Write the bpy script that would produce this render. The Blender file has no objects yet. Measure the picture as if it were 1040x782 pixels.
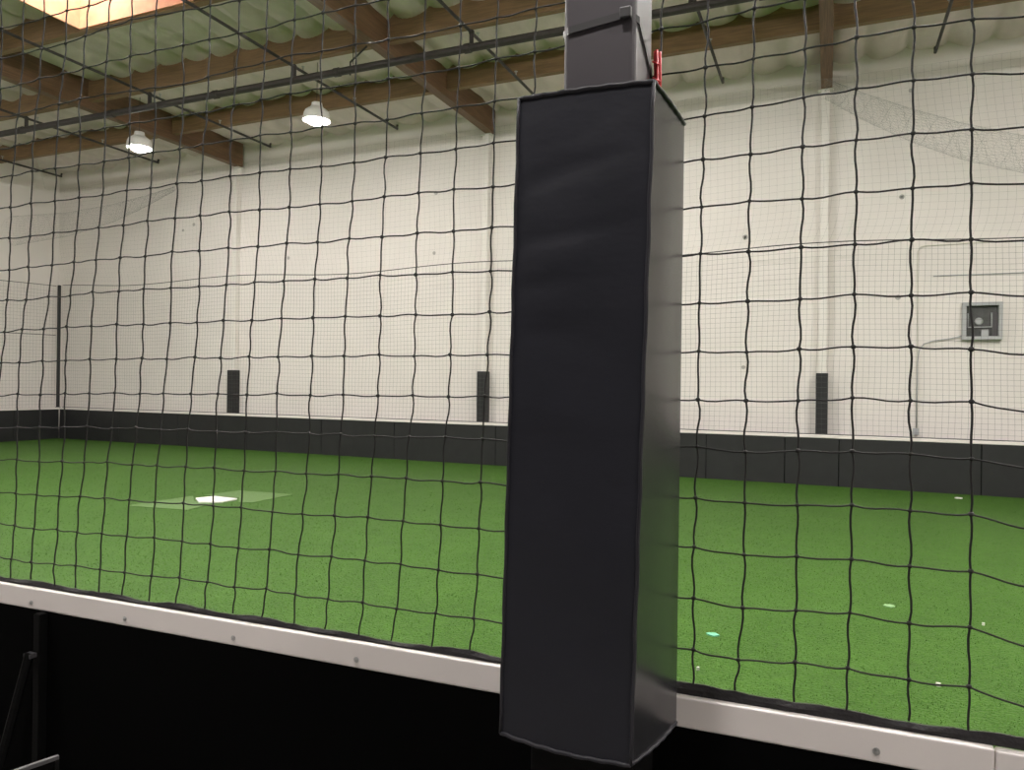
import bpy, bmesh, math, random
from mathutils import Vector, Matrix
random.seed(7)
S = bpy.context.scene
C = S.collection

# ------------------------------------------------------------------ camera
PSI, RHO, FPX, CH = math.radians(23), math.radians(.735), 757.0, 1.6
c_, s_ = math.cos(PSI), math.sin(PSI)
cr, sr = math.cos(RHO), math.sin(RHO)
FW = Vector((-s_, c_, 0)); RT = Vector((c_*cr, s_*cr, sr)); UP = Vector((-c_*sr, -s_*sr, cr))
cam_d = bpy.data.cameras.new('camera'); cam = bpy.data.objects.new('camera', cam_d); C.objects.link(cam)
cam_d.sensor_width = 36; cam_d.lens = FPX/1040*36; cam_d.clip_start = .05; cam_d.clip_end = 200
M = Matrix((RT, UP, -FW)).transposed().to_4x4(); M.translation = (0, 0, CH)
cam.matrix_world = M
S.camera = cam

def ray(x, y):
    return FW + RT*((x-520)/FPX) + UP*((391-y)/FPX)
def on_y(x, y, a, b=0.0):
    """measured point on the upright plane Y = a + b X"""
    d = ray(x, y); t = a/(d.y - b*d.x)
    return Vector((d.x*t, d.y*t, CH + d.z*t))
def on_z(x, y, z):
    d = ray(x, y); t = (z-CH)/d.z
    return Vector((d.x*t, d.y*t, z))

# ------------------------------------------------------------------ materials
def nodes(name):
    m = bpy.data.materials.new(name); m.use_nodes = True
    nt = m.node_tree; return m, nt, nt.nodes, nt.links, nt.nodes['Principled BSDF']
def mat(name, col, rough=.6, metal=0, spec=.5, bump=0, bscale=60, var=0, vscale=6, stretch=(1, 1, 1), coat=0):
    m, nt, N, L, B = nodes(name)
    B.inputs['Base Color'].default_value = (*col, 1); B.inputs['Roughness'].default_value = rough
    B.inputs['Metallic'].default_value = metal; B.inputs['Specular IOR Level'].default_value = spec
    B.inputs['Coat Weight'].default_value = coat
    tc = N.new('ShaderNodeTexCoord'); mp = N.new('ShaderNodeMapping'); mp.inputs['Scale'].default_value = stretch
    L.new(tc.outputs['Object'], mp.inputs['Vector'])
    if var:
        n = N.new('ShaderNodeTexNoise'); n.inputs['Scale'].default_value = vscale; n.inputs['Detail'].default_value = 6
        L.new(mp.outputs[0], n.inputs['Vector'])
        r = N.new('ShaderNodeValToRGB')
        r.color_ramp.elements[0].position = .3; r.color_ramp.elements[1].position = .7
        r.color_ramp.elements[0].color = (*[max(0, v*(1-var)) for v in col], 1)
        r.color_ramp.elements[1].color = (*[min(1, v*(1+var)) for v in col], 1)
        L.new(n.outputs['Fac'], r.inputs[0]); L.new(r.outputs[0], B.inputs['Base Color'])
    if bump:
        n = N.new('ShaderNodeTexNoise'); n.inputs['Scale'].default_value = bscale; n.inputs['Detail'].default_value = 4
        L.new(mp.outputs[0], n.inputs['Vector'])
        b = N.new('ShaderNodeBump'); b.inputs['Strength'].default_value = bump; b.inputs['Distance'].default_value = .02
        L.new(n.outputs['Fac'], b.inputs['Height']); L.new(b.outputs[0], B.inputs['Normal'])
    return m
def emit(name, col, strength):
    m, nt, N, L, B = nodes(name)
    B.inputs['Base Color'].default_value = (*col, 1)
    B.inputs['Emission Color'].default_value = (*col, 1); B.inputs['Emission Strength'].default_value = strength
    return m

m_wall = mat('painted_concrete', (.785, .742, .712), .75, bump=.06, bscale=14, var=.025, vscale=1.2)
m_concrete = mat('concrete_floor', (.22, .21, .2), .7, var=.2, vscale=3)
m_batt = mat('white_insulation_facing', (.70, .61, .595), .55, bump=.7, bscale=9, var=.06, vscale=5, stretch=(1, .5, 1))
m_wood = mat('glulam_timber', (.155, .085, .043), .65, bump=.12, bscale=30, var=.35, vscale=5, stretch=(14, .5, 14))
m_purlin = mat('purlin_timber', (.215, .130, .062), .7, bump=.1, bscale=30, var=.22, vscale=5, stretch=(.6, 8, 10))
m_ply = mat('skylight_plywood', (.65, .34, .21), .7, var=.15, vscale=6)
m_pipe = mat('black_steel_pipe', (.04, .034, .032), .55, spec=.3, var=.15, vscale=12)
m_white = mat('white_plastic_cap', (.80, .745, .72), .42, var=.012, vscale=4)
m_whitepaint = mat('white_paint', (.80, .765, .73), .6)
m_dimwall = mat('dimmed_wall_colour', (.07, .07, .07), .8)  # dimness of the camera side put into the wall colour, darkens reflections
m_board = mat('black_board_plastic', (.019, .0195, .0205), .5, spec=.4, var=.12, vscale=5)
m_dark = mat('black_board_back', (.0025, .0025, .0025), .8, spec=.02)
m_darksteel = mat('black_steel_frame', (.004, .004, .004), .6, spec=.08)
m_net = mat('black_netting_twine', (.014, .0125, .013), .6, spec=.35)
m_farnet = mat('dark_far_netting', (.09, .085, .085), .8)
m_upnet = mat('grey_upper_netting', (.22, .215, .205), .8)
m_hem = mat('black_webbing', (.02, .018, .02), .75, bump=.3, bscale=90, var=.2, vscale=30)
m_pole = mat('grey_painted_steel', (.062, .055, .062), .42, spec=.5, var=.03, vscale=5)
m_vinyl = mat('black_vinyl', (.014, .0145, .021), .5, spec=.3, bump=.22, bscale=6, stretch=(.8, .8, 1.5), var=.1, vscale=5)
m_vinyl_side = mat('black_vinyl_side', (.024, .024, .027), .26, spec=.8, bump=.04, bscale=5)
m_piping = mat('vinyl_piping', (.022, .021, .027), .5, spec=.35)
m_tie = mat('black_nylon_tie', (.04, .038, .04), .45)
m_red = mat('red_cord', (.62, .03, .03), .5)
m_steel = mat('zinc_steel', (.5, .5, .5), .35, metal=.9)
m_plate = mat('white_rubber', (.72, .71, .68), .6)
m_boxgrey = mat('grey_enclosure', (.42, .43, .44), .5)
m_boxdark = mat('dark_enclosure_inside', (.05, .052, .05), .5, var=.3, vscale=15)
m_housing = mat('lamp_housing', (.75, .74, .72), .4)  # pale colour lets the housing merge with the lamp's glare
m_lens = emit('lamp_lens', (1, .955, .90), 400)
m_lens_near = emit('lamp_lens_near', (1, .955, .90), 1040)
m_lens_dim = emit('lamp_lens_dim', (1, .955, .92), 500)
m_sky = emit('skylight_daylight', (1, .95, .88), 10)
m_mark = mat('grey_patch', (.45, .43, .4), .8)
m_conduit = mat('conduit_paint', (.68, .65, .59), .5)
m_teal = mat('teal_scrap', (.15, .45, .3), .8)
m_pale = mat('pale_scrap', (.22, .38, .18), .8)
m_edge = mat('grey_metal_edge', (.06, .058, .062), .45, metal=.1)

def turf_mat():
    m, nt, N, L, B = nodes('green_turf')
    tc = N.new('ShaderNodeTexCoord')
    n1 = N.new('ShaderNodeTexNoise'); n1.inputs['Scale'].default_value = 1.6; n1.inputs['Detail'].default_value = 5
    n2 = N.new('ShaderNodeTexNoise'); n2.inputs['Scale'].default_value = 55; n2.inputs['Detail'].default_value = 3
    n3 = N.new('ShaderNodeTexNoise'); n3.inputs['Scale'].default_value = 12; n3.inputs['Detail'].default_value = 6
    for n in (n1, n2, n3): L.new(tc.outputs['Object'], n.inputs['Vector'])
    r = N.new('ShaderNodeValToRGB'); e = r.color_ramp.elements
    e[0].position = .38; e[0].color = (.026, .070, .009, 1)
    e[1].position = .98; e[1].color = (.070, .158, .025, 1)
    mx = N.new('ShaderNodeMath'); mx.operation = 'MULTIPLY_ADD'; mx.inputs[1].default_value = .6
    L.new(n2.outputs['Fac'], mx.inputs[0])
    m2 = N.new('ShaderNodeMath'); m2.operation = 'MULTIPLY'; m2.inputs[1].default_value = .42
    L.new(n3.outputs['Fac'], m2.inputs[0])
    m3 = N.new('ShaderNodeMath'); m3.operation = 'MULTIPLY_ADD'; m3.inputs[1].default_value = .32
    L.new(n1.outputs['Fac'], m3.inputs[0]); L.new(m2.outputs[0], m3.inputs[2])
    L.new(m3.outputs[0], mx.inputs[2]); L.new(mx.outputs[0], r.inputs[0])
    L.new(r.outputs[0], B.inputs['Base Color'])
    B.inputs['Roughness'].default_value = .55; B.inputs['Specular IOR Level'].default_value = .12
    b = N.new('ShaderNodeBump'); b.inputs['Strength'].default_value = .8; b.inputs['Distance'].default_value = .02
    L.new(n2.outputs['Fac'], b.inputs['Height']); L.new(b.outputs[0], B.inputs['Normal'])
    return m
m_turf = turf_mat()
m_blade = mat('turf_fibre', (.084, .172, .034), .55, spec=.2, var=.45, vscale=35)
m_turflight = mat('pale_turf', (.085, .165, .042), .6, bump=.6, bscale=90, var=.2, vscale=60)

# ------------------------------------------------------------------ mesh helpers
class MB:
    def __init__(s): s.v = []; s.f = []
    def box(s, a, b):
        x0, y0, z0 = a; x1, y1, z1 = b; n = len(s.v)
        s.v += [(x0,y0,z0),(x1,y0,z0),(x1,y1,z0),(x0,y1,z0),(x0,y0,z1),(x1,y0,z1),(x1,y1,z1),(x0,y1,z1)]
        s.f += [tuple(n+i for i in q) for q in ((0,3,2,1),(4,5,6,7),(0,1,5,4),(1,2,6,5),(2,3,7,6),(3,0,4,7))]
    def hexa(s, p):      # 8 points: bottom loop (4, ccw from above), top loop
        n = len(s.v); s.v += [tuple(q) for q in p]
        s.f += [tuple(n+i for i in q) for q in ((0,3,2,1),(4,5,6,7),(0,1,5,4),(1,2,6,5),(2,3,7,6),(3,0,4,7))]
    def tube(s, pts, r, sides=6, cap=True):
        pts = [Vector(p) for p in pts]; n0 = len(s.v); k = len(pts)
        ref = None
        for i, p in enumerate(pts):
            d = (pts[min(i+1, k-1)] - pts[max(i-1, 0)])
            if d.length < 1e-9: d = Vector((0, 0, 1))
            d.normalize()
            if ref is None:
                ref = Vector((0, 0, 1)) if abs(d.z) < .8 else Vector((0, 1, 0))
            u = d.cross(ref)
            if u.length < 1e-4: u = d.cross(Vector((1, .3, .2)))
            u.normalize(); w = d.cross(u)
            ref = w.cross(d) if abs(w.cross(d).length) < 0 else ref
            rr = r[i] if isinstance(r, (list, tuple)) else r
            for j in range(sides):
                a = 2*math.pi*j/sides
                s.v.append(tuple(p + u*(rr*math.cos(a)) + w*(rr*math.sin(a))))
        for i in range(k-1):
            for j in range(sides):
                a = n0+i*sides+j; b = n0+i*sides+(j+1) % sides
                s.f.append((a, b, b+sides, a+sides))
        if cap:
            s.f.append(tuple(n0+j for j in reversed(range(sides))))
            s.f.append(tuple(n0+(k-1)*sides+j for j in range(sides)))
    def blob(s, p, r, seg=6, rings=4, sq=(1, 1, 1)):
        n0 = len(s.v)
        s.v.append((p[0], p[1], p[2]+r*sq[2]))
        for i in range(1, rings):
            t = math.pi*i/rings
            for j in range(seg):
                a = 2*math.pi*j/seg
                s.v.append((p[0]+r*sq[0]*math.sin(t)*math.cos(a), p[1]+r*sq[1]*math.sin(t)*math.sin(a), p[2]+r*sq[2]*math.cos(t)))
        s.v.append((p[0], p[1], p[2]-r*sq[2])); last = len(s.v)-1
        for j in range(seg):
            s.f.append((n0, n0+1+j, n0+1+(j+1) % seg))
            for i in range(rings-2):
                a = n0+1+i*seg+j; b = n0+1+i*seg+(j+1) % seg
                s.f.append((a, a+seg, b+seg, b))
            a = n0+1+(rings-2)*seg
            s.f.append((a+j, last, a+(j+1) % seg))
    def lathe(s, prof, c=(0, 0, 0), seg=24):
        n0 = len(s.v)
        for r, z in prof:
            for j in range(seg):
                a = 2*math.pi*j/seg; s.v.append((c[0]+r*math.cos(a), c[1]+r*math.sin(a), c[2]+z))
        for i in range(len(prof)-1):
            for j in range(seg):
                a = n0+i*seg+j; b = n0+i*seg+(j+1) % seg
                s.f.append((a, b, b+seg, a+seg))
        s.f.append(tuple(n0+j for j in reversed(range(seg))))
        s.f.append(tuple(n0+(len(prof)-1)*seg+j for j in range(seg)))
    def build(s, name, m, parent=None, smooth=False, bevel=0, seg=2, sub=0):
        me = bpy.data.meshes.new(name); me.from_pydata(s.v, [], s.f); me.update()
        me.materials.append(m)
        bm = bmesh.new(); bm.from_mesh(me); bmesh.ops.recalc_face_normals(bm, faces=bm.faces); bm.to_mesh(me); bm.free()
        if smooth: me.polygons.foreach_set('use_smooth', [True]*len(me.polygons))
        o = bpy.data.objects.new(name, me); C.objects.link(o)
        if parent:
            o.parent = parent; o.matrix_parent_inverse = Matrix.Translation(-Vector(parent.location))
        if bevel:
            b = o.modifiers.new('bevel', 'BEVEL'); b.width = bevel; b.segments = seg; b.limit_method = 'ANGLE'
        return o
def tag(o, label, cat, group=None, kind=None):
    o['label'] = label; o['category'] = cat
    if group: o['group'] = group
    if kind: o['kind'] = kind
    return o
def thing(name, loc, label, cat, group=None):
    o = bpy.data.objects.new(name, None); C.objects.link(o); o.location = loc; o.empty_display_size = .1
    return tag(o, label, cat, group)
def struct(o): o['kind'] = 'structure'; return o
def lerp(pts, x):
    if x <= pts[0][0]:
        (a, b), (c, d) = pts[0], pts[1]
    elif x >= pts[-1][0]:
        (a, b), (c, d) = pts[-2], pts[-1]
    else:
        for i in range(len(pts)-1):
            if pts[i][0] <= x <= pts[i+1][0]:
                (a, b), (c, d) = pts[i], pts[i+1]; break
    return b + (d-b)*(x-a)/(c-a)

# ------------------------------------------------------------------ room shell
XL, XR, YF, YB, ZC = -19.4, 9.5, -6.0, 13.9, 7.275
b = MB(); b.box((XL-.2, YF-.2, -.2), (XR+.2, YB+.2, 0)); struct(b.build('floor', m_concrete))
b = MB(); b.box((XL-.2, YB, 0), (XR+.2, YB+.2, ZC+.1)); wall_back = struct(b.build('wall_back', m_wall))
b = MB(); b.box((XL-.2, YF, 0), (XL, YB, ZC+.1)); struct(b.build('wall_left', m_wall))
b = MB(); b.box((XR, YF, 0), (XR+.2, YB, ZC+.1)); struct(b.build('wall_right', m_wall))
b = MB(); b.box((XL-.2, YF-.2, 0), (XR+.2, YF, ZC+.1)); struct(b.build('wall_front', m_dimwall))
# small patched inserts in the tilt-up wall, as they are on the concrete
for (px, py) in ((293,262),(441,257),(757,241),(755,373),(912,302),(916,200),(925,92),(443,126+70),(30,378),(42,286),(186,234),(197,228)):
    p = on_y(px, py, YB)
    if p.x < XL+.1: continue
    q = MB(); w = .035 + .02*random.random()
    q.lathe([(w*.55, 0), (w*.55, .006), (w, .007), (w, 0)], (0, 0, 0), 8)
    o = q.build('insert_patch', m_mark, wall_back); o.matrix_parent_inverse = Matrix()
    o.location = (p.x, YB-.0005, p.z); o.rotation_euler = (math.pi/2, 0, 0)

# ceiling: white faced insulation bulging between the sub-purlins
SKX0, SKX1, SKY0, SKY1 = -10.42, -8.2, 5.9, 7.745
b = MB(); per = .61; sub = 8
xs = []; x0 = -.1 - per*32
i0 = 0
x = x0
while x < XR:
    for k in range(sub): xs.append((x + per*k/sub, k/sub, round((x-x0)/per)))
    x += per
xs = [q for q in xs if XL-.15 <= q[0] <= XR+.15]
ys = [YF + (YB-YF)*j/84 for j in range(85)]
ph = [random.uniform(.75, 1.2) for _ in range(80)]
for y in ys:
    # the facing is pinched up where a purlin crosses
    for (xx, u, bi) in xs:
        bulge = .115*ph[bi]*(math.sin(math.pi*u)**.62 if u > 0 else 0)
        wob = .016*math.sin(y*5+bi*2.1+u*3)+.013*math.sin(y*11+bi*4-u*5)
        b.v.append((xx, y, ZC - bulge*(.93+.07*math.sin(y*3.1+bi)) - (wob if u > 0 else 0)))
nx = len(xs)
for j in range(len(ys)-1):
    for i in range(nx-1):
        if xs[i][0] > SKX0-.08 and xs[i+1][0] < SKX1+.08 and ys[j] > SKY0-.1 and ys[j+1] < SKY1+.13: continue
        a = j*nx+i; b.f.append((a, a+1, a+1+nx, a+nx))
struct(b.build('ceiling', m_batt, smooth=True))

# skylight in the ceiling
sk = thing('skylight', ((SKX0+SKX1)/2, (SKY0+SKY1)/2, 7.1), 'bright skylight with orange plywood sides in the ceiling, top left', 'skylight')
for (a, bb) in (((SKX0-.03, SKY1, 6.87), (SKX1+.03, SKY1+.03, 7.75)), ((SKX0-.03, SKY0-.03, 6.87), (SKX1+.03, SKY0, 7.75)),
               ((SKX0-.03, SKY0, 6.87), (SKX0, SKY1, 7.75)), ((SKX1, SKY0, 6.87), (SKX1+.03, SKY1, 7.75))):
    q = MB(); q.box(a, bb); q.build('side_board', m_ply, sk)
q = MB()
for i in range(9):
    for j in range(7):
        u, v = i/8, j/6
        q.v.append((SKX0+(-9.3-SKX0)*u, SKY0+(SKY1-SKY0)*v, 7.55+.25*(1-(2*u-1)**2)*(1-(2*v-1)**2)))
for i in range(8):
    for j in range(6): q.f.append((i*7+j, i*7+j+1, (i+1)*7+j+1, (i+1)*7+j))
q.build('dome', m_sky, sk, smooth=True)
q = MB(); q.box((-9.3, SKY0, 7.55), (SKX1, SKY1, 7.6)); q.build('added_light_stop', m_ply, sk)  # added board over the right half, weakens daylight on the far side

# deep glulam beams
BX = (-13.01, -6.41, -.085); BB = 6.72
for X, lab in zip(BX, ('dark glulam roof beam over the leftmost wall column, left lamp in front', 'dark glulam roof beam over the middle wall column, left of the padded post',
                       'narrow brown glulam roof beam seen end on over the rightmost wall column')):
    q = MB(); q.box((X-.09, YF, BB), (X+.09, YB-.06, ZC+.02)); tag(q.build('roof_beam', m_wood, bevel=.006), lab, 'beam')
    # saddle plates are out of sight in the photo
# purlins between the beams
PB = 6.85; ends = [XL, -13.01, -6.41, -.085, 9.45]
PY = {1: 11.8, 2: 9.85, 3: 7.84}
plab = {(1,0): 'wooden roof purlin nearest the far wall, in the far left bay', (1,1): 'wooden roof purlin nearest the far wall, right above the two lamps',
        (1,2): 'wooden roof purlin nearest the far wall, between the middle beam and the end-on beam', (1,3): 'wooden roof purlin at the top right, right of the end-on beam',
        (2,0): 'second wooden roof purlin from the far wall, in the far left bay', (2,1): 'second wooden roof purlin from the far wall, between the left and middle beams',
        (2,2): 'second wooden roof purlin from the far wall, from middle beam toward the padded post', (3,1): 'wooden roof purlin along the lower edge of the bright skylight'}
for (r, k), lab in plab.items():
    q = MB(); q.box((ends[k]+.092 if k else XL+.01, PY[r]-.06, PB), (ends[k+1]-.092, PY[r]+.06, 7.3))
    tag(q.build('roof_purlin', m_purlin, bevel=.004), lab, 'purlin', 'roof purlins')
# little white tag on the left beam
q = MB(); p = on_z(53, 89, BB-.02); q.box((-12.915, 7.9, 6.80), (-12.905, 8.0, 6.87))
tag(q.build('beam_tag', m_plate), 'small white tag fixed on the side of the left roof beam', 'tag')

# sprinkler piping (one connected run)
sp = thing('sprinkler_piping', (-8, 9.73, 6.5), 'black steel fire sprinkler pipe run hung under the roof', 'pipes')
q = MB(); q.tube([(XL+.05, 9.73, 6.5), (6.5, 9.73, 6.5)], .058, 12)
for X in (-17.2, -14.7, -12.2, -9.7, -7.2, -4.9, -3.0, -.8): q.tube([(X-.05, 9.73, 6.5), (X+.05, 9.73, 6.5)], .07, 12)
q.build('main_pipe', m_pipe, sp, smooth=False)
for X in (-17.9, -14.57, -11.25, -8.04, -4.84, -1.69, 1.43):
    q = MB(); q.tube([(X, 4.0, 6.72), (X, 12.87, 6.72)], .024, 8)
    q.tube([(X, 12.85, 6.72), (X, 12.87, 6.80)], .022, 8)
    q.tube([(X, 9.73, 6.54), (X, 9.73, 6.72)], .034, 8); q.blob((X, 9.73, 6.72), .045, 8, 6)
    br = q.build('branch_pipe', m_pipe, sp)
    for y in (7.0, 9.95, 11.4):
        h = MB(); h.lathe([(.008, 0), (.012, .02), (.012, .06), (.03, .065), (.03, .07)], (X, y, 6.742), 8)
        h.build('sprinkler_head', m_steel, br)
for X in (-15.6, -9.3, -6.9, -3.2):
    q = MB(); q.tube([(X, 9.73, 6.55), (X, 9.73, 7.1)], .007, 5); q.build('hanger_rod', m_pipe, sp)
q = MB(); q.tube([(-6.95, 9.73, 6.42), (-6.95, 9.73, 6.62), (-6.6, 9.83, 6.95)], .016, 6); q.build('sway_brace', m_pipe, sp)

# a loose white string hanging from the roof
q = MB(); a = on_y(34, 150, 12.4); bb = on_y(46, 192, 12.4)
q.tube([(a.x-.06, 12.4, 6.9), tuple(a), tuple(a.lerp(bb, .5)+Vector((.03, 0, 0))), tuple(bb)], .006, 5)
tag(q.build('loose_string', m_plate, smooth=True), 'thin white string dangling from the roof in the far left bay', 'string')

# lamps
def lamp(loc, label, group=None, power=420):
    t = thing('highbay_lamp', loc, label, 'lamp', group)
    x, y, z = loc
    q = MB(); q.lathe([(.222, -.122), (.236, -.124), (.222, .0), (.20, .05), (.13, .10), (.10, .13), (.09, .19), (.02, .20)], loc, 28); q.build('housing', m_housing, t, smooth=False)
    q = MB(); q.lathe([(.02, -.195), (.08, -.185), (.14, -.155), (.185, -.10), (.2, -.06), (.19, .0), (.188, .004)], loc, 28); q.build('lens', {300: m_lens, 500: m_lens_near}.get(power, m_lens_dim), t, smooth=True)  # deep dome shape imitates the round glare of the lamp
    q = MB(); q.tube([(x, y, z+.17), (x, y, 7.2)], .006, 5); q.build('hanging_rod', m_pipe, t)
    return t
LP = 300
lamp((-12.57, 10.64, 6.3), 'glowing round high-bay lamp hanging left, in front of the left roof beam', power=LP)
lamp((-8.3, 10.65, 6.3), 'glowing round high-bay lamp hanging right of the other, below the middle bay', power=LP)
for x in (-16.2, -12.0, -7.8, -3.6, .6, 4.8):
    lamp((x, 4.6, 6.3), 'round high-bay lamp hanging above the near half of the turf', 'lamps above the near turf', 500)
lamp((3.5, 7.9, 6.3), 'unseen round high-bay lamp added above the right end of the turf to brighten the wall', power=500)  # extra lamp out of view, added to brighten the far wall's right end
lamp((-2.85, 10.65, 6.3), 'round high-bay lamp of the far row, hidden behind the steel post', power=LP)
for x in (-5.2, -1.0, 3.4):
    lamp((x, .1, 5.6), 'unseen round high-bay lamp added over the walkway side of the net', 'unseen lamps above the walkway', LP*.55)  # unseen lamps, hung low to brighten the cap, pad and post from above

# ------------------------------------------------------------------ wall columns and their pads
for X, lab, lp in ((-13.08, 'white wall column behind the leftmost black column pad', 'black column pad farthest left, standing behind the far board'),
                   (-6.49, 'white wall column behind the middle black column pad', 'black column pad between the two others, left of the padded post'),
                   (-.10, 'white wall column below the end-on roof beam', 'black column pad on the right, below the end-on roof beam')):
    q = MB(); q.box((X-.065, YB-.15, 0), (X+.065, YB-.002, BB)); q.box((X-.12, YB-.165, BB-.03), (X+.12, YB-.002, BB-.001))
    q.build('wall_column', m_whitepaint, bevel=.008); o = C.objects[-1] if False else bpy.data.objects[[k for k in bpy.data.objects.keys() if k.startswith('wall_column')][-1]]
    tag(o, lab, 'column')
    q = MB()
    x0, x1, y0, y1 = X-.095, X+.095, YB-.225, YB-.004
    q.box((x0, y0, .02), (x1, y0+.07, 1.87)); q.box((x0, y0+.07, .02), (x0+.027, y1, 1.87)); q.box((x1-.027, y0+.07, .02), (x1, y1, 1.87))
    tag(q.build('column_pad', m_board, bevel=.01), lp, 'pad', 'column pads along the far wall')
# ------------------------------------------------------------------ far boards
def FB(X): return 13.25 - .022*X
CT = .845
XLB = -18.98
far = thing('field_board', (-6, FB(-6), 0), 'long black field board with white cap along the far wall', 'board')
seams = [XLB]
for px in (120, 180, 250, 326, 400, 503, 600, 717, 797, 852, 997):
    p = on_y(px, 460, 13.25, -.022); seams.append(p.x)
seams += [3.4, 4.6, 5.8, 7.0, 8.2]
seams.sort()
for a, bb in zip(seams[:-1], seams[1:]):
    a += .006; bb -= .006; q = MB()
    q.hexa([(a, FB(a), 0), (bb, FB(bb), 0), (bb, FB(bb)+.05, 0), (a, FB(a)+.05, 0), (a, FB(a), CT-.05), (bb, FB(bb), CT-.05), (bb, FB(bb)+.05, CT-.05), (a, FB(a)+.05, CT-.05)])
    q.build('panel', m_board, far, bevel=.003)
a, bb = XLB, 8.3
q = MB(); q.hexa([(a, FB(a)+.012, 0), (bb, FB(bb)+.012, 0), (bb, FB(bb)+.045, 0), (a, FB(a)+.045, 0), (a, FB(a)+.012, CT-.055), (bb, FB(bb)+.012, CT-.055), (bb, FB(bb)+.045, CT-.055), (a, FB(a)+.045, CT-.055)])
q.build('backing', m_dark, far)
q = MB(); q.hexa([(a, FB(a)-.012, CT-.05), (bb, FB(bb)-.012, CT-.05), (bb, FB(bb)+.08, CT-.05), (a, FB(a)+.08, CT-.05), (a, FB(a)-.012, CT), (bb, FB(bb)-.012, CT), (bb, FB(bb)+.08, CT), (a, FB(a)+.08, CT)])
q.build('cap_rail', m_white, far, bevel=.008)
left = thing('field_board', (XLB, 9, 0), 'black field board with white cap across the left end', 'board')
y = FB(XLB)
ylist = [y-.014-1.2*i for i in range(11)]
for y1, y0 in zip(ylist[:-1], ylist[1:]):
    q = MB(); q.box((XLB-.05, y0+.006, 0), (XLB, y1-.006, CT-.05)); q.build('panel', m_board, left, bevel=.003)
q = MB(); q.box((XLB-.045, 2.0, 0), (XLB-.012, y-.02, CT-.055)); q.build('backing', m_dark, left)
q = MB(); q.box((XLB-.08, 2.0, CT-.05), (XLB+.012, y-.016, CT)); q.build('cap_rail', m_white, left, bevel=.008)

# ------------------------------------------------------------------ far nets
def grid_net(name, P, U, V, r, m, parent=None, su=1, sv=1, sides=3):
    """twine grid over the surface P(u,v): lines at the values in U and V"""
    q = MB()
    for u in U:
        pts = [P(u, V[0]+(V[-1]-V[0])*k/sv) for k in range(sv+1)]; q.tube(pts, r, sides, False)
    for v in V:
        pts = [P(U[0]+(U[-1]-U[0])*k/su, v) for k in range(su+1)]; q.tube(pts, r, sides, False)
    return q.build(name, m, parent)
CELL = .086
def ropez(X): return 3.96 - .006*X + .05*math.cos(2*math.pi*(X+.1)/6.4)
def farP(X, z):
    k = (z-CT)/(4.0-CT); zz = CT + (ropez(X)-CT)*k
    return (X + .01*math.sin(z*3+X*2), FB(X)+.03+.012*math.sin(X*1.7+z*1.3), zz)
U = [XLB+.05+CELL*i for i in range(int(26.8/CELL))]; V = [CT+.004+CELL*i for i in range(int((4.0-CT)/CELL)+1)]; V[-1] = 4.0
fn = thing('barrier_net', (-6, FB(-6)+.03, CT), 'fine square mesh net standing on the far field board', 'net')
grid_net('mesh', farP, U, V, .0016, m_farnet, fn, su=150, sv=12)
q = MB(); q.tube([farP(XLB+.05+26.7*k/160, 4.0) for k in range(161)], .008, 5); q.build('top_rope', m_net, fn)
q = MB(); q.tube([farP(XLB+.05+26.7*k/160, CT+.012) for k in range(161)], .007, 5); q.build('bottom_rope', m_farnet, fn)
def leftP(Y, z):
    k = (z-CT)/(4.0-CT); zz = CT + (4.06-CT + .03*math.sin(Y))*k
    return (XLB-.03+.012*math.sin(Y*1.7+z), Y, zz)
UL = [13.55-CELL*i for i in range(int(11/CELL))]
ln = thing('barrier_net', (XLB, 9, CT), 'fine square mesh net standing on the left field board', 'net')
grid_net('mesh', leftP, UL, V, .0016, m_farnet, ln, su=60, sv=12)
for z, nm in ((4.0, 'top_rope'), (2.72, 'middle_rope')):
    q = MB(); q.tube([leftP(13.55-11*k/60, z) for k in range(61)], .008, 5); q.build(nm, m_net, ln)
p = thing('net_post', (XLB+.02, FB(XLB)+.03, CT), 'thin dark post holding the nets in the far left corner', 'post')
q = MB(); q.box((XLB-.075, FB(XLB)-.05, CT+.001), (XLB-.01, FB(XLB)+.015, 4.12)); q.build('shaft', m_board, p, bevel=.008)
q = MB(); q.box((XLB-.09, FB(XLB)-.065, CT+.001), (XLB+.005, FB(XLB)+.03, CT+.015)); q.build('foot_plate', m_board, p)

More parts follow.
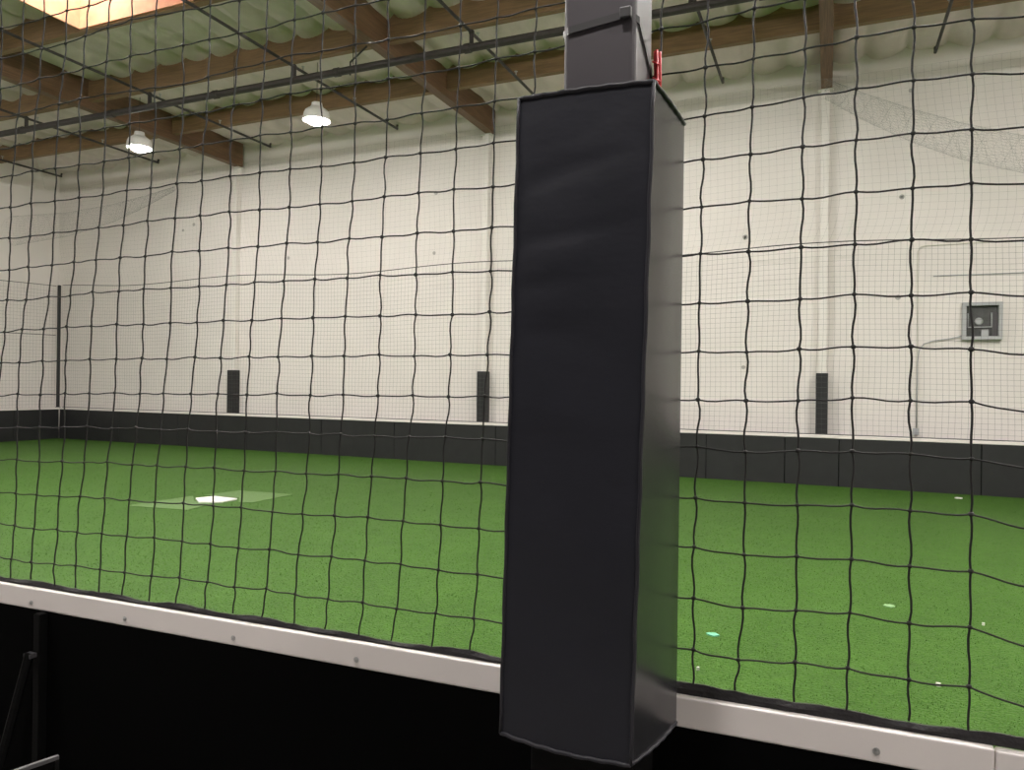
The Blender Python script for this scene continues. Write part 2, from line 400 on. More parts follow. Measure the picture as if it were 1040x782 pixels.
# upper slack net between the rope and the roof
def upP(X, t):
    z0 = ropez(X)+.01; z = z0 + (6.70-z0)*t
    sag = .38*math.sin(math.pi*min(1, t*1.02))*(1-t)**.8 + .05*math.sin(X*1.1+t*4)*math.sin(math.pi*t)
    return (X + .35*math.sin(math.pi*t)*math.exp(-3*t)+.05*math.sin(X*.9+3*t), FB(X)+.03-sag, z - .10*math.sin(math.pi*t)*math.exp(-4*t))
un = thing('overhead_net', (-6, 13.3, 4), 'thin slack grey net hanging from the roof over the far barrier net', 'net')
UU = [XLB+.1+.115*i for i in range(232)]; VV = [i/25 for i in range(26)]
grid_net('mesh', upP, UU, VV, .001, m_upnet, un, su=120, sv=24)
def swag(path, rad, cell, name, lab=None):
    """gathered tube of net following a path"""
    q = MB(); n = len(path)
    P = [Vector(p) for p in path]
    def at(t):
        f = t*(n-1); i = min(int(f), n-2); return P[i].lerp(P[i+1], f-i)
    L = sum((P[i+1]-P[i]).length for i in range(n-1)); N = int(L/cell)
    for k in range(N+1):
        t = k/N; c = at(t); r = rad(t)
        q.tube([c + Vector((.08*math.sin(a*2+k), -.5*r+r*.6*math.sin(a), r*math.cos(a))) for a in [2*math.pi*j/14 for j in range(15)]], .0009, 3, False)
    for j in range(34):
        a = 2*math.pi*j/34
        q.tube([at(k/50) + Vector((0, -.5*rad(k/50)+rad(k/50)*.6*math.sin(a+k*.06), rad(k/50)*math.cos(a+k*.06))) for k in range(51)], .0009, 3, False)
    return q.build(name, m_upnet, un)
swag([on_y(838, 92, 13.2), on_y(880, 112, 13.1), on_y(925, 130, 13.0), on_y(975, 146, 13.0), on_y(1040, 160, 13.0), on_y(1120, 170, 13.0)],
     lambda t: .10+.17*math.sin(math.pi*min(1, .12+t*.55)), .06, 'gathered_fold')
swag([on_y(178, 192, 13.2), on_y(150, 205, 13.1), on_y(120, 217, 13.0), on_y(75, 229, 12.8), on_y(20, 236, 12.6)],
     lambda t: .05+.32*t, .075, 'gathered_fold')

# ------------------------------------------------------------------ things on the far wall
bc = on_y(977, 308, YB-.02); bd = on_y(1017, 345, YB-.02)
x0, x1, z1, z0 = bc.x, bd.x, bc.z, bd.z
W = thing('wall_cabinet', ((x0+x1)/2, YB-.06, z0), 'square grey framed cabinet with dark inside on the far wall, right', 'cabinet')
q = MB(); q.box((x0+.02, YB-.02, z0+.02), (x1-.02, YB-.002, z1-.02)); q.build('back_panel', m_boxdark, W)
q = MB(); fwid = .052
for a, bb in (((x0, z0), (x1, z0+fwid)), ((x0, z1-fwid), (x1, z1)), ((x0, z0+fwid), (x0+fwid, z1-fwid)), ((x1-fwid, z0+fwid), (x1, z1-fwid))):
    q.box((a[0], YB-.12, a[1]), (bb[0], YB-.002, bb[1]))
q.build('frame', m_boxgrey, W, bevel=.004)
w, h = x1-x0, z1-z0
q = MB(); zr = z0+h*.34
q.tube([(x0+w*.15, YB-.06, z0+h*.72), (x0+w*.15, YB-.06, zr), (x0+w*.74, YB-.06, zr), (x0+w*.74, YB-.06, z0+h*.72)], .011, 8); q.build('bracket', m_boxgrey, W)
q = MB(); n0 = [(.0, 0), (.055, .0), (.06, .01), (.05, .03), (.035, .03), (.03, .015), (.0, .015)]
q.lathe(n0, (0, 0, 0), 18); o = q.build('round_dial', m_boxgrey, W); o.matrix_parent_inverse = Matrix(); o.rotation_euler = (math.pi/2, 0, 0)
o.location = Vector((x0+w*.43, YB-.021, z0+h*.5)) - W.location
q = MB(); q.box((x0+w*.49, YB-.07, z0+fwid), (x0+w*.67, YB-.02, z0+h*.27)); q.build('small_box', m_boxgrey, W, bevel=.004)
q = MB(); q.box((x1-fwid-.07, YB-.04, z0+fwid), (x1-fwid, YB-.02, z0+h*.74)); q.build('side_strip', m_pole, W)

yw = YB-.015
def wp(*pp): return [Vector((v.x, yw, v.z)) for v in (on_y(a, b_, yw) for a, b_ in pp)]
q = MB(); q.tube(wp((931, 436), (931.5, 350), (932, 256), (934, 251), (939, 249.5), (1040, 243.5), (1100, 240)), .014, 8)
tag(q.build('wall_conduit', m_conduit, smooth=True), 'white conduit running up the far wall then right, above the cabinet', 'conduit')
q = MB(); q.tube(wp((948, 280.3), (1040, 277), (1100, 275)), .010, 6)
tag(q.build('wall_rail', m_boxgrey), 'thin grey horizontal line of conduit on the wall above the cabinet', 'conduit')
q = MB(); yw = YB-.04; q.tube(wp((978, 341), (965, 344), (948, 346), (938, 349.5), (933.5, 356), (931.5, 370), (930.5, 434)), .009, 6)
tag(q.build('cable', m_boxgrey, smooth=True), 'grey cable drooping from the wall cabinet down to the junction box', 'cable')
p = on_y(930, 438, YB-.03)
q = MB(); q.box((p.x-.045, YB-.06, p.z-.06), (p.x+.045, YB-.002, p.z+.05)); q.box((p.x-.03, YB-.068, p.z-.045), (p.x+.03, YB-.06, p.z+.035))
tag(q.build('junction_box', m_boxgrey, bevel=.006), 'small grey junction box at the foot of the wall conduit', 'box')

# ------------------------------------------------------------------ turf and what lies on it
NB, NK = 1.905, .016                       # near board front plane: Y = NB + NK X
b = MB()
b.hexa([(XLB, NB+NK*XLB+.07, .001), (XR-.05, NB+NK*XR+.07, .001), (XR-.05, FB(XR)-.002, .001), (XLB, FB(XLB)-.002, .001),
        (XLB, NB+NK*XLB+.07, .015), (XR-.05, NB+NK*XR+.07, .015), (XR-.05, FB(XR)-.002, .015), (XLB, FB(XLB)-.002, .015)])
turf = b.build('artificial_turf', m_turf)
tag(turf, 'green artificial turf covering the whole field', 'turf', kind='stuff')
q = MB(); rnd = random.Random(3)
def blade(x, y, hgt, wid):
    a = rnd.uniform(0, math.tau); l = hgt*rnd.uniform(.3, 1.0); n = len(q.v)
    dx, dy = math.cos(a)*wid, math.sin(a)*wid; bx, by = -math.sin(a)*l, math.cos(a)*l
    q.v += [(x-dx, y-dy, .012), (x+dx, y+dy, .012), (x+bx*.5+dx*.8, y+by*.5+dy*.8, .012+hgt*.75), (x+bx*.5-dx*.8, y+by*.5-dy*.8, .012+hgt*.75), (x+bx, y+by, .012+hgt)]
    q.f += [(n, n+1, n+2, n+3), (n+3, n+2, n+4)]
PATCH = ((((128,513.5),(190,518),(215,511.5),(197,508.5),(196,503.5)), 'paler green turf patch on the left of the home plate'),
         (((206,502.8),(243,498),(298,502),(256,510.5),(242,510),(243,505.5)), 'paler green turf patch on the right of the home plate'))
PATCH = [([(v.x, v.y) for v in (on_z(a, b_, .02) for a, b_ in pts)], lab) for pts, lab in PATCH]
def inside(x, y, poly):
    c = False; n = len(poly)
    for i in range(n):
        (x1, y1), (x2, y2) = poly[i], poly[i-1]
        if (y1 > y) != (y2 > y) and x < (x2-x1)*(y-y1)/(y2-y1)+x1: c = not c
    return c
cnt = 0
while cnt < 150000:
    # denser near the camera
    d = 2.2 + 14*rnd.random()**2.4; th = math.radians(rnd.uniform(-36, 36))
    fx, rx = d, d*math.tan(th)
    x = -s_*fx + c_*rx; y = c_*fx + s_*rx
    if y < NB+NK*x+.1 or y > 13.1 or x < XLB+.05: continue
    if -8.6 < x < -6.6 and any(inside(x, y, p_) for p_, _ in PATCH): continue
    blade(x, y, rnd.uniform(.008, .017), .0007+.00022*d); cnt += 1
me_o = q.build('turf_fibres', m_blade, turf); me_o['kind'] = 'stuff'

q = MB(); ring = [on_z(a, b_, .03) for a, b_ in ((198.5,506),(201.7,509.8),(224.8,509.8),(241,506.5),(218,504))]
ring = [(v.x, v.y) for v in ring]; cx = sum(a for a, _ in ring)/5; cy = sum(b_ for _, b_ in ring)/5
n = len(ring)
def prism(q, ring, z0, z1, inset=0):
    n0 = len(q.v); n = len(ring)
    q.v += [(a, b_, z0) for a, b_ in ring] + [(a, b_, z1) for a, b_ in ring]
    q.f.append(tuple(n0+i for i in reversed(range(n)))); q.f.append(tuple(n0+n+i for i in range(n)))
    for i in range(n): j = (i+1) % n; q.f.append((n0+i, n0+j, n0+n+j, n0+n+i))
prism(q, ring, .0155, .036)
tag(q.build('home_plate', m_plate, bevel=.004), 'white five-sided home plate lying on the turf', 'home plate')
for poly, lab in PATCH:
    q = MB(); prism(q, poly, .0155, .021)
    tag(q.build('turf_patch', m_turflight), lab, 'turf patch')
def scrap(px, py, r, m, lab, cat='scrap'):
    p = on_z(px, py, .036); q = MB(); k = 9
    prism(q, [(p.x + r*rnd.uniform(.6, 1.2)*math.cos(math.tau*i/k), p.y + r*.8*rnd.uniform(.6, 1.2)*math.sin(math.tau*i/k)) for i in range(k)], .0155, .024 if m is m_teal or m is m_pale else .034)
    tag(q.build('scrap', m), lab, cat)
scrap(724.5, 642, .042, m_teal, 'teal scrap on the turf just right of the padded post')
scrap(903, 613, .045, m_pale, 'pale green scrap on the turf, right of the teal one')
scrap(953, 693, .012, m_plate, 'small white speck on the near turf at the lower right')
scrap(999, 632, .010, m_plate, 'small white speck on the turf near the right edge')
scrap(974, 505, .05, m_plate, 'small white speck on the turf against the far board, right')
scrap(709, 677, .010, m_plate, 'small white speck on the turf beside the padded post foot')

# ------------------------------------------------------------------ near field board
XN0, XN1 = -6.0, 3.2; CZ1, CZ0 = .82, .742
def NY(X): return NB + NK*X
near = thing('field_board', (-1, NB, 0), 'near black field board with thick white cap rail in the foreground', 'board')
def slab(q, a, bb, d0, d1, z0, z1):
    q.hexa([(a, NY(a)+d0, z0), (bb, NY(bb)+d0, z0), (bb, NY(bb)+d1, z0), (a, NY(a)+d1, z0), (a, NY(a)+d0, z1), (bb, NY(bb)+d0, z1), (bb, NY(bb)+d1, z1), (a, NY(a)+d1, z1)])
caps = [XN0, on_y(2, 600, NB, NK).x - 2.44, on_y(2, 600, NB, NK).x+.62, -.5, .30, XN1]
caps = [XN0, -2.78-.9, -.5, .345, XN1]
for a, bb in zip(caps[:-1], caps[1:]):
    q = MB(); slab(q, a+.001, bb-.001, 0, .028, CZ0 + (.002 if a == .345 else 0), CZ1 - (.003 if a == .345 else 0))
    q.build('cap_rail', m_white, near, bevel=.006, seg=3)
edges = [XN0, -4.0, -2.655, -.5, .31, 1.5, XN1]
for a, bb in zip(edges[:-1], edges[1:]):
    q = MB(); slab(q, a+.003, bb-.003, .004, .026, 0, CZ0-.002); q.build('panel', m_dark, near)
for px, py in ((32,612),(127,628.5),(237,648),(362,670),(890,763)):
    p = on_y(px, py, NB, NK); q = MB()
    q.lathe([(.0085, 0), (.0085, .0015), (.0055, .002), (.005, .005), (.002, .0065)], (0, 0, 0), 12)
    o = q.build('screw', m_steel, near); o.matrix_parent_inverse = Matrix(); o.rotation_euler = (math.pi/2, 0, 0)
    o.location = Vector((p.x, NY(p.x), p.z)) - near.location
for X in (-5.2, -2.655, 1.5):
    q = MB(); q.box((X-.015, NY(X)-.03, 0), (X+.017, NY(X)+.003, CZ0-.002)); q.build('upright', m_darksteel, near, bevel=.003)
    q = MB(); q.tube([(X-.012, NY(X)-.045, .60), (X-.04, NY(X)-.19, .01)], .016, 8); q.build('brace', m_darksteel, near)
    q = MB(); q.box((X-.03, NY(X)-.056, .585), (X+.006, NY(X)-.0305, .60)); q.build('bracket', m_edge, near)

# low panel at the bottom left
bp = thing('low_panel', (-2.17, 1.35, 0), 'low black panel with grey metal top edge in the bottom left corner', 'panel')
pa = on_z(60.5, 767, .45); pb = on_z(20, 781, .45); d = (pb-pa).normalized(); far_end = pa; near_end = pa + d*.5; nrm = Vector((-d.y, d.x, 0))
if nrm.x > 0: nrm = -nrm
def pan(q, e0, e1, t0, t1, z0, z1):
    l = [e0+nrm*t0, e1+nrm*t0, e1+nrm*t1, e0+nrm*t1]
    q.hexa([(v.x, v.y, z0) for v in l] + [(v.x, v.y, z1) for v in l])
q = MB(); pan(q, far_end, near_end, .002, .010, .05, .436); q.build('sheet', m_dark, bp)
q = MB(); pan(q, far_end, near_end, 0, .013, .437, .45); q.build('top_edge', m_edge, bp, bevel=.002)
for e0, nm in ((far_end, 'leg'), (near_end - d*.02, 'leg')):
    q = MB(); pan(q, e0, e0+d*.012, 0, .013, 0, .436); q.build(nm, m_darksteel, bp)
for e0 in (far_end, near_end-d*.03):
    q = MB(); pan(q, e0, e0+d*.03, -.09, .09, 0, .012); q.build('foot', m_darksteel, bp)

# ------------------------------------------------------------------ padded post
PX0, PX1, PY0, PY1 = -.592, -.416, 1.68, 1.853
b = MB(); b.box((PX0, PY0, 0), (PX1, PY1, 7.2)); post = tag(b.build('steel_post', m_pole, bevel=.014, seg=4), 'grey square steel post rising out of the black pad', 'post')
pad = thing('post_pad', (-.5, 1.7, .78), 'tall black vinyl pad wrapped round the steel post in the foreground', 'pad')
# corners measured at top and bottom: front left, front right, rear right, rear left
T = [Vector((-.667, 1.592, 2.262)), Vector((-.353, 1.588, 2.256)), Vector((-.337, 1.868, 2.253)), Vector((-.655, 1.868, 2.253))]
Bt = [Vector((-.693, 1.592, .789)), Vector((-.384, 1.588, .781)), Vector((-.338, 1.868, .768)), Vector((-.67, 1.868, .775))]
def edge_pt(i, k): return Bt[i].lerp(T[i], k)
def wr(u, k, s):
    """shallow creases of the stretched vinyl"""
    z = k
    w = .0055*math.exp(-((z-.775-.02*u)/.012)**2)*(1-u)**.8
    w += .004*math.exp(-((z-.70-.03*u)/.014)**2)*(1-u)
    w += .004*math.exp(-((z-.86-.05*u)/.02)**2)*(1-.5*u)
    w += .0035*math.exp(-((z-.63)/.02)**2)*(1-u)
    w += .002*math.sin(z*31+u*3)*.5 + .0016*math.sin(z*17-u*5)
    return w
def face(name, i, j, m, sign, nu=24, nk=90, bul=.008):
    q = MB()
    a0 = (T[j]-T[i]); nrm = Vector((a0.y, -a0.x, 0)).normalized()
    for kk in range(nk+1):
        k = kk/nk
        for uu in range(nu+1):
            u = uu/nu
            p = edge_pt(i, k).lerp(edge_pt(j, k), u)
            e = math.sin(math.pi*u)**.5*min(1, 14*k, 14*(1-k))
            off = (bul*math.sin(math.pi*u) + wr(u if sign > 0 else 1-u, k, sign)*sign*-1*e)
            p = p + nrm*off
            # hem of the pad bows down a little at mid width
            if kk == 0: p.z -= .006*math.sin(math.pi*u)
            if i == 1 and kk >= nk-2: p.z -= .010*math.sin(math.pi*u*.9)*(kk-(nk-3))/3
            q.v.append(tuple(p))
    for kk in range(nk):
        for uu in range(nu):
            a = kk*(nu+1)+uu; q.f.append((a, a+1, a+nu+2, a+nu+1))
    o = q.build(name, m, pad, smooth=True)
    return o
face('front_cover', 0, 1, m_vinyl, 1)
face('right_cover', 1, 2, m_vinyl_side, .35, nu=14, bul=.006)
face('left_cover', 3, 0, m_vinyl_side, .35, nu=14, bul=.006)
face('back_cover', 2, 3, m_vinyl_side, .35, nu=8, bul=.0)
# foam end faces, top and bottom, round the post
for L_, dz, nm in ((T, -.012, 'top_end'), (Bt, .012, 'bottom_end')):
    q = MB(); outer = [v + Vector((0, 0, dz)) for v in L_]
    inner = [Vector((PX0-.001, PY0-.001, 0)), Vector((PX1+.001, PY0-.001, 0)), Vector((PX1+.001, PY1+.0, 0)), Vector((PX0-.001, PY1, 0))]
    for v, o_ in zip(inner, outer): v.z = o_.z
    q.v = [tuple(v) for v in outer+inner]
    q.f = [(0, 1, 5, 4), (1, 2, 6, 5), (3, 0, 4, 7)]
    o = q.build(nm, m_vinyl, pad); sm = o.modifiers.new('thick', 'SOLIDIFY'); sm.thickness = .01; sm.offset = 0
# piping along seams
def seam(pts, r=.0042):
    q = MB(); q.tube(pts, r, 8); q.build('seam_piping', m_piping, pad, smooth=True)
for i in (0, 1): seam([edge_pt(i, k/30) + Vector((.0005 if i == 1 else -.0005, -.0005, 0)) + Vector((.0012*math.sin(k*1.7), 0, 0)) for k in range(31)])
def rim(L_, i, j, sag, top):
    a0 = T[j]-T[i]; nrm = Vector((a0.y, -a0.x, 0)).normalized(); pts = []
    for k in range(21):
        u = k/20; p = L_[i].lerp(L_[j], u) + nrm*(.008*math.sin(math.pi*u)); p.z += sag*math.sin(math.pi*u) + .0012*math.sin(k*1.9); pts.append(p)
    return pts
seam(rim(T, 0, 1, .0, 1), .005); seam(rim(T, 1, 2, -.008, 1), .005); seam(rim(Bt, 0, 1, -.006, 0), .005); seam(rim(Bt, 1, 2, 0, 0), .004)
seam(rim(T, 3, 0, 0, 1), .005); seam(rim(Bt, 3, 0, 0, 0), .004)

q = MB(); q.box((-.643, PY0-.03, 0), (-.39, PY1+.0, .765)); q.build('lower_post_box', m_darksteel, post, bevel=.012, seg=3)  # black box wider than the post, below the pad

# cable tie round the post
q = MB()
zt = lambda px, py, Yp: on_y(px, py, Yp).z
zl = on_y(572, 33, PY0).z; zr2 = on_y(646, 13, PY0).z
o_ = .004
zb = zl+.0
loop = [(PX0-o_, PY1+o_, zl+.01), (PX0-o_, PY0+.015, zl), (PX0+.015, PY0-o_, zl), (PX1-.015, PY0-o_, zr2), (PX1+o_, PY0+.015, zr2-.012), (PX1+o_, PY1-.02, 2.375), (PX1-.02, PY1+o_, 2.37)]
n0 = 0; hw = .0085
for (x, y, z) in loop: q.v += [(x, y, z-hw), (x, y, z+hw)]
for i in range(len(loop)-1): q.f.append((2*i, 2*i+1, 2*i+3, 2*i+2))
tie = q.build('cable_tie', m_tie, None); sm = tie.modifiers.new('thick', 'SOLIDIFY'); sm.thickness = .003; sm.offset = 0
tag(tie, 'black cable tie strapped round the steel post above the pad', 'cable tie')
q = MB(); q.box((PX1-.035, PY0-.016, zr2-.013), (PX1-.008, PY0-.0055, zr2+.013)); hd = q.build('tie_head', m_tie, tie, bevel=.003)
q = MB()
for dx, dy in ((.001, .0), (.012, .006), (.007, -.008)):
    q.tube([(PX1+.010+dx, PY1-.02+dy, 2.43), (PX1+.011+dx, PY1-.017+dy, 2.36), (PX1+.010+dx, PY1-.02+dy, 2.265)], .0038, 6)
for k in range(3):
    q.tube([(PX1+.008, PY1-.034, 2.40-k*.04), (PX1+.026, PY1-.030, 2.39-k*.04)], .0025, 5)
tag(q.build('red_cord', m_red, smooth=True), 'red cord knotted at the back of the post just above the pad', 'cord')

# ------------------------------------------------------------------ near net
ROWS = [
 [(0,-7),(60,-23),(200,-62),(500,-130),(700,-185),(1040,-260)],
 [(0,24),(18.7,22),(39,15),(61,8),(84,2.5),(200,-27),(500,-88),(700,-138),(1040,-196)],
 [(0,55),(16,52.5),(60.5,41),(106,26.5),(130,17.5),(155,14),(183,9),(300,-16),(500,-46),(700,-82),(1040,-140)],
 [(0,87),(14,83.5),(36,77.5),(80.5,68),(104,61),(128,55.8),(206,38),(235,30.5),(264.5,26),(295.5,17),(326,11),(358,4),(430,-10),(500,-29),(700,-80),(1040,-142)],
 [(0,117),(103,94),(179,83),(235,67.5),(264,61),(292,55),(325.5,50),(359,43),(392,37),(427,30),(464,22),(502,14),(700,-29),(1040,-90)],
 [(0,148),(10,147.5),(32.5,142),(54.5,137),(77,132),(102,128),(178,114),(204,112),(233,105.5),(263,100),(292,94),(322,89),(357,82.5),(391,77),(426,71),(462,66),(501,57),(671,26.5),(716.5,17.5),(765,4.5),(870,-18),(1040,-42)],
 [(0,179),(8,177.5),(31,172.5),(52.5,170),(76,166),(100,162),(124.5,158),(150,153),(177,150),(203,145.5),(231,142),(262.5,136),(292.5,132.5),(322,126.5),(355,123),(390,119),(424,113),(461,106.5),(499,101.5),(669,74),(714.5,65.5),(762.5,56),(816,46),(870,35),(929,25.5),(988,17.5),(1040,14)],
 [(0,211),(6,210),(28,205.5),(51,203),(74,199),(98,196.5),(123,192),(148,189.5),(176,185.5),(202,182.5),(230,178),(261,174),(290.5,170),(322,167),(355,163),(388,158),(424,154),(460,150),(499,144),(713,115),(762,106),(815,97),(870,88),(927,80),(989.5,73),(1040,71)],
 [(4,241),(26,239),(49,235),(72.5,233),(97,230),(121,228),(147,223.5),(172.5,221),(201,218),(229,214),(260,211.5),(289,209),(320,206),(354,203),(387.5,198.5),(422,195),(460,191.5),(498,188.5),(712.5,160),(761.5,155.5),(815,148),(869,141),(928,133.5),(988,129),(1040,126.5)],
 [(2,273.5),(26,270),(47.5,268.5),(71,265),(95,263.5),(120,261),(145,260),(172,255),(200,254),(228,250.5),(260,249),(287.5,246),(319,245),(352.5,241.5),(386.5,240),(422,236),(459,234),(497,230),(692,212),(712,209),(761.5,203.5),(814,201),(869.5,193.5),(927.5,189.5),(988,184),(1040,184.5)],
 [(1,304),(24,304),(46,300.5),(69,300),(93.5,296),(118,295.5),(144,293),(170.5,292),(198,290),(226,288.5),(257,286),(286,285),(318,283),(351,282),(386,279),(421,278.5),(458.5,275.5),(495.5,274.5),(711,257),(759.5,255),(814,250),(867.5,247),(927,242),(987,241.5),(1040,243)],
 [(0,337),(22,334),(44,334),(67.5,331.5),(91.5,331),(116.5,329),(143,329),(168.5,327.5),(196,327),(225,325),(254,325),(284,323),(316,322.5),(350,321),(384.5,320.5),(420.5,319),(456,319),(495,316),(709,307.5),(759.5,305.5),(812,303),(867,298),(927,299),(987.5,296),(1040,299.5)],
 [(0,368.5),(19,368),(41,366.5),(66,366),(89.5,364.5),(114,364.5),(140,363.5),(166,364.5),(194,362.5),(222,363.5),(252,362),(282,362.5),(314,361.5),(348,361.5),(383,360),(418,361.5),(455,360),(492,360),(708.5,356.5),(758,357.5),(812,354),(866,352),(926,351.5),(987,354.5),(1040,358.5)],
 [(0,401.5),(17,400),(39,401),(62.5,399.5),(86.5,399.5),(112,399),(138.5,400),(164,399.5),(191,400),(220.5,400),(249,401),(279.5,399.5),(312,401.5),(346,401),(380,402),(416,401.5),(452,403),(490.5,402),(707,406),(757.5,407),(810,407),(866.5,404),(924,407),(987,408),(1040,418)],
 [(0,434.5),(16,434),(38,434),(62,434),(85,433),(110,435.5),(136.5,434),(161.5,436.5),(189.5,435.5),(218,438.5),(247,439),(278,439),(310,440),(344.5,441),(378.5,443),(413,443.5),(451,444),(487,446),(706,454),(755.5,459.5),(810,458),(864,458.5),(923,461),(986.5,466),(1040,474.5)],
 [(0,466.5),(12.5,466.5),(36,469),(59.5,468.5),(82,470),(108,469),(133,472),(159.5,472.5),(187,474),(215.5,475),(245,478.5),(276,479),(307.5,481.5),(341,482),(376,484),(411,485.5),(448.5,488.5),(487,490),(706,506),(756,511),(809.5,513),(866,513),(925,519),(987.5,523),(1040,536.5)],
 [(0,500),(10,501),(33,502.5),(57,504),(80,504),(105,505.5),(130,507.5),(157,510),(185.5,511),(212.5,514),(242,515.5),(273,520),(305.5,522),(338.5,523.5),(373,525),(409,529),(446,533),(485,537),(705.5,555.5),(755,563.5),(809,565),(864,568),(925,575.5),(987,581.5),(1040,595.5)],
 [(0,532),(9.5,533.5),(32.5,537),(54.5,537),(78.5,540),(103.5,541.5),(128,544.5),(154.5,546),(182,550),(210.5,552.5),(240,557),(271,557.5),(302.5,563),(336,564.5),(369.5,569),(406,572.5),(444,579),(483.5,584),(705.5,607.5),(755,617.5),(809,620.5),(864.5,623),(923,634),(985.5,638.5),(1040,656)],
 [(0,566),(9.5,567.5),(31,570.5),(54.5,572),(77,574),(101.5,578),(125.5,581.5),(152,585),(180,587),(210,591.5),(238,596),(268,597),(301,603),(333.5,608),(367,612),(403,619),(442.5,623.5),(481.5,629),(704,659.5),(752,671),(807,673),(861.5,680),(921,691),(982,697.5),(1040,717.5)],
]
COLS = [
 [(2,19),(50,17),(196,7.5),(300,2),(392,-3),(588,-10)], [(2,39),(196,28),(392,16.7),(588,10.5)], [(2,62),(196,51),(392,39.5),(588,31.5)],
 [(2,83.5),(196,74),(392,63),(588,56)], [(2,107),(196,98),(392,87),(588,77)], [(2,131),(196,123),(392,112.5),(588,101)], [(2,156),(196,148),(392,139),(588,125)],
 [(2,183),(196,176),(392,164),(588,152.5)], [(2,209),(196,201),(392,193),(588,180)], [(2,237.5),(196,230),(392,220.5),(588,209.5)], [(2,266),(196,259.5),(392,249.7),(588,238.5)],
 [(2,295),(196,290),(392,280),(588,272),(626,266)], [(2,325.5),(196,321),(392,313.5),(588,301.5)], [(2,359),(196,354.5),(392,346),(588,336),(637,330)],
 [(2,392),(196,387.5),(392,381.5),(588,369.5),(640,365)], [(2,428),(196,423),(392,417),(588,406),(645,398)], [(2,464),(196,459.5),(392,454),(588,444),(650,439)],
 [(2,502),(196,498.5),(392,491.5),(588,483),(660,477)], [(2,541.5),(90,540.5),(196,538),(392,532),(588,523),(660,519)],
 [(2,584),(196,580),(392,575),(588,567),(660,563)], [(2,627),(196,624),(392,620),(588,613),(680,610)],
 [(2,671),(79,669),(196,668),(392,665),(588,660),(700,657)], [(2,717),(196,712),(392,708),(588,704.5),(694,704)], [(2,765.5),(196,761),(392,757),(588,755.5),(640,753),(700,746.5)],
 [(2,817.5),(196,814.5),(392,810.5),(588,809),(712,806.5)], [(2,870.5),(196,869.5),(392,866),(588,864.5),(722,859.5)], [(2,929),(196,927.5),(392,925),(588,924),(732,923)],
 [(2,989),(196,988),(392,987),(588,987),(680,985),(740,983.5)],
 [(2,1053),(392,1052),(740,1049)],
]
HEM = [(-20,584),(12,587),(32.5,588.5),(57,595),(78,597),(101.5,601.5),(125,605.5),(152,610.5),(180,613),(209,619),(238,623),(260,626.5),(301,633.5),(330,638.5),(365,646),(398,650.5),(410,654),(439,656.5),(477.5,661),(507,667),(689,693.5),(704,695.5),(746.5,701),(780,708),(806,712.5),(860,722.5),(923,732),(983.5,742),(1040,750)]
NOFF = .020
def npl(x, y): return on_y(x, y, NB+NOFF, NK)
G = []
for R_ in ROWS:
    line = []
    for C_ in COLS:
        y = 300.0
        for _ in range(12):
            x = lerp(C_, y); y = lerp(R_, x)
        line.append(npl(x, y))
    G.append(line)
hem_k = []
for C_ in COLS:
    y = 650.0
    for _ in range(12):
        x = lerp(C_, y); y = lerp(HEM, x)
    hem_k.append(npl(x, y))
G.append(hem_k)
rn = random.Random(11)
# carry the net on past the frame at its own mesh size
CW = .122
for line in G:
    for k in range(14):
        p = line[0]; line.insert(0, Vector((p.x-CW+rn.uniform(-.004, .004), NY(p.x-CW)+NOFF, p.z+rn.uniform(-.004, .004)+ .0005)))
    for k in range(10):
        p = line[-1]; line.append(Vector((p.x+CW+rn.uniform(-.004, .004), NY(p.x+CW)+NOFF, p.z+rn.uniform(-.004, .004))))
for k in range(16):
    G.insert(0, [Vector((p.x+rn.uniform(-.004, .004), p.y, p.z+CW+rn.uniform(-.004, .004))) for p in G[0]])
NR, NC = len(G), len(G[0])
for i in range(NR):
    for j in range(NC):
        G[i][j].y += .006*math.sin(i*.9+j*.7)+rn.uniform(-.003, .003) + (.02*math.sin(math.pi*min(1, i/NR)))
for j in range(NC): G[NR-1][j].y = NY(G[NR-1][j].x)+NOFF
net = thing('field_net', (-1, NB+NOFF, .82), 'black knotted square mesh net hung across the whole foreground', 'net')
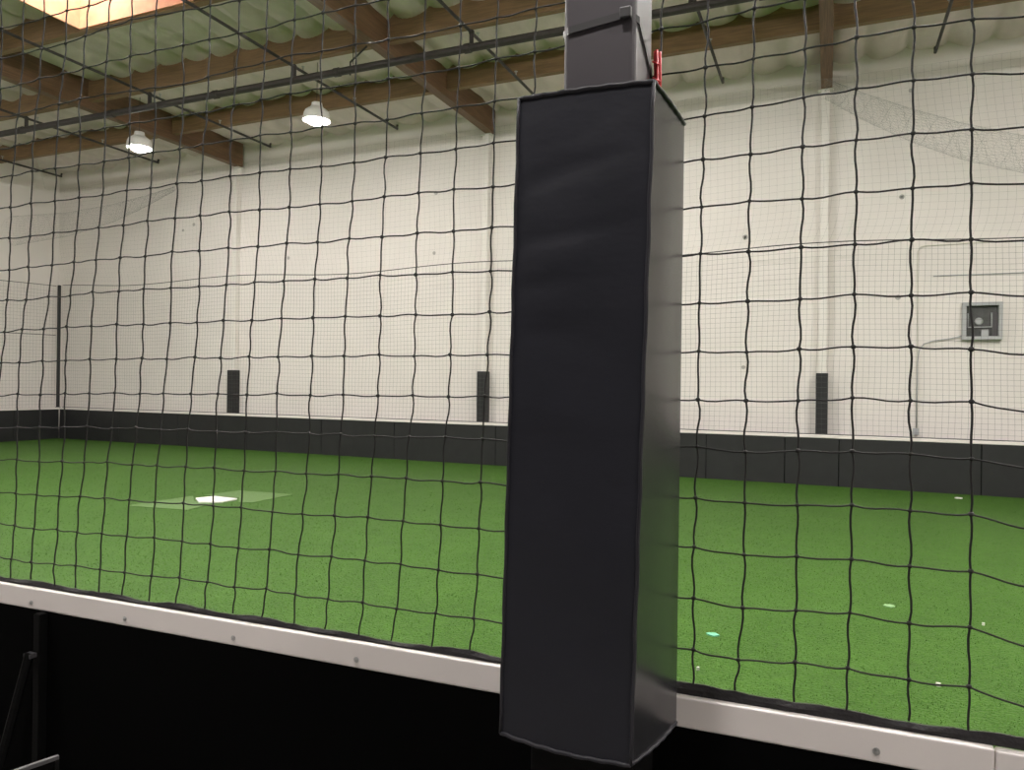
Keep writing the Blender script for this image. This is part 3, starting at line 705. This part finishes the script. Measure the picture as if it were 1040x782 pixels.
def wavy(a, b_, amp, vertical):
    """four points from knot to knot with a lazy S"""
    out = []; ph = rn.choice((-1, 1)); A = amp*rn.uniform(.2, 1.0); s2 = rn.uniform(-.4, .6)
    for k in range(1, 5):
        t = k/5; p = a.lerp(b_, t); o = A*ph*(math.sin(2*math.pi*t)*.7 + s2*math.sin(math.pi*t))
        if vertical: p.x += o
        else: p.z += o - .0025*math.sin(math.pi*t)
        p.y += A*.5*math.sin(math.pi*t)*ph; out.append(p)
    return out
q = MB()
for j in range(NC):
    pts = [G[0][j]]
    for i in range(NR-1): pts += wavy(G[i][j], G[i+1][j], .0055, True) + [G[i+1][j]]
    q.tube(pts, .0026, 6)
q.build('upright_twine', m_net, net, smooth=True)
q = MB()
for i in range(NR-1):
    pts = [G[i][0]]
    for j in range(NC-1): pts += wavy(G[i][j], G[i][j+1], .0035, False) + [G[i][j+1]]
    q.tube([p + Vector((0, -.003, 0)) for p in pts], .0023, 6)
q.build('level_twine', m_net, net, smooth=True)
q = MB()
for i in range(NR-1):
    for j in range(NC):
        p = G[i][j]; r = rn.uniform(.0048, .0062)
        q.blob((p.x, p.y-.0015, p.z), r, 7, 5, (1.15, 1, 1.0))
q.build('knots', m_net, net, smooth=True)['kind'] = 'stuff'
# black webbing hem along the cap
q = MB(); top = G[NR-1]; pts = []
for j in range(NC-1):
    for k in range(4):
        t = k/4; p = top[j].lerp(top[j+1], t); pts.append((p.x, p.z + .004*math.sin(j*2.3+k*.9)))
n = len(pts)
for (x, z) in pts:
    y = NY(x)+NOFF; zz = max(z, CZ1+.012)
    q.v += [(x, y-.004, CZ1+.001), (x, y-.006+.003*math.sin(x*23), CZ1+(zz-CZ1)*.55), (x, y-.002, zz), (x, y+.003, zz), (x, y+.006, CZ1+.001)]
for i in range(n-1):
    for k in range(4): a = i*5+k; q.f.append((a, a+1, a+6, a+5))
q.build('hem_webbing', m_hem, net, smooth=False)

# ------------------------------------------------------------------ world and colour
w = bpy.data.worlds.new('world'); S.world = w; w.use_nodes = True
w.node_tree.nodes['Background'].inputs[0].default_value = (.6, .7, .8, 1); w.node_tree.nodes['Background'].inputs[1].default_value = .05
S.view_settings.view_transform = 'Standard'; S.view_settings.look = 'None'
S.view_settings.gamma = 1; S.view_settings.use_curve_mapping = False
S.view_settings.exposure = 0.0
S.cycles.max_bounces = 10; S.cycles.diffuse_bounces = 6
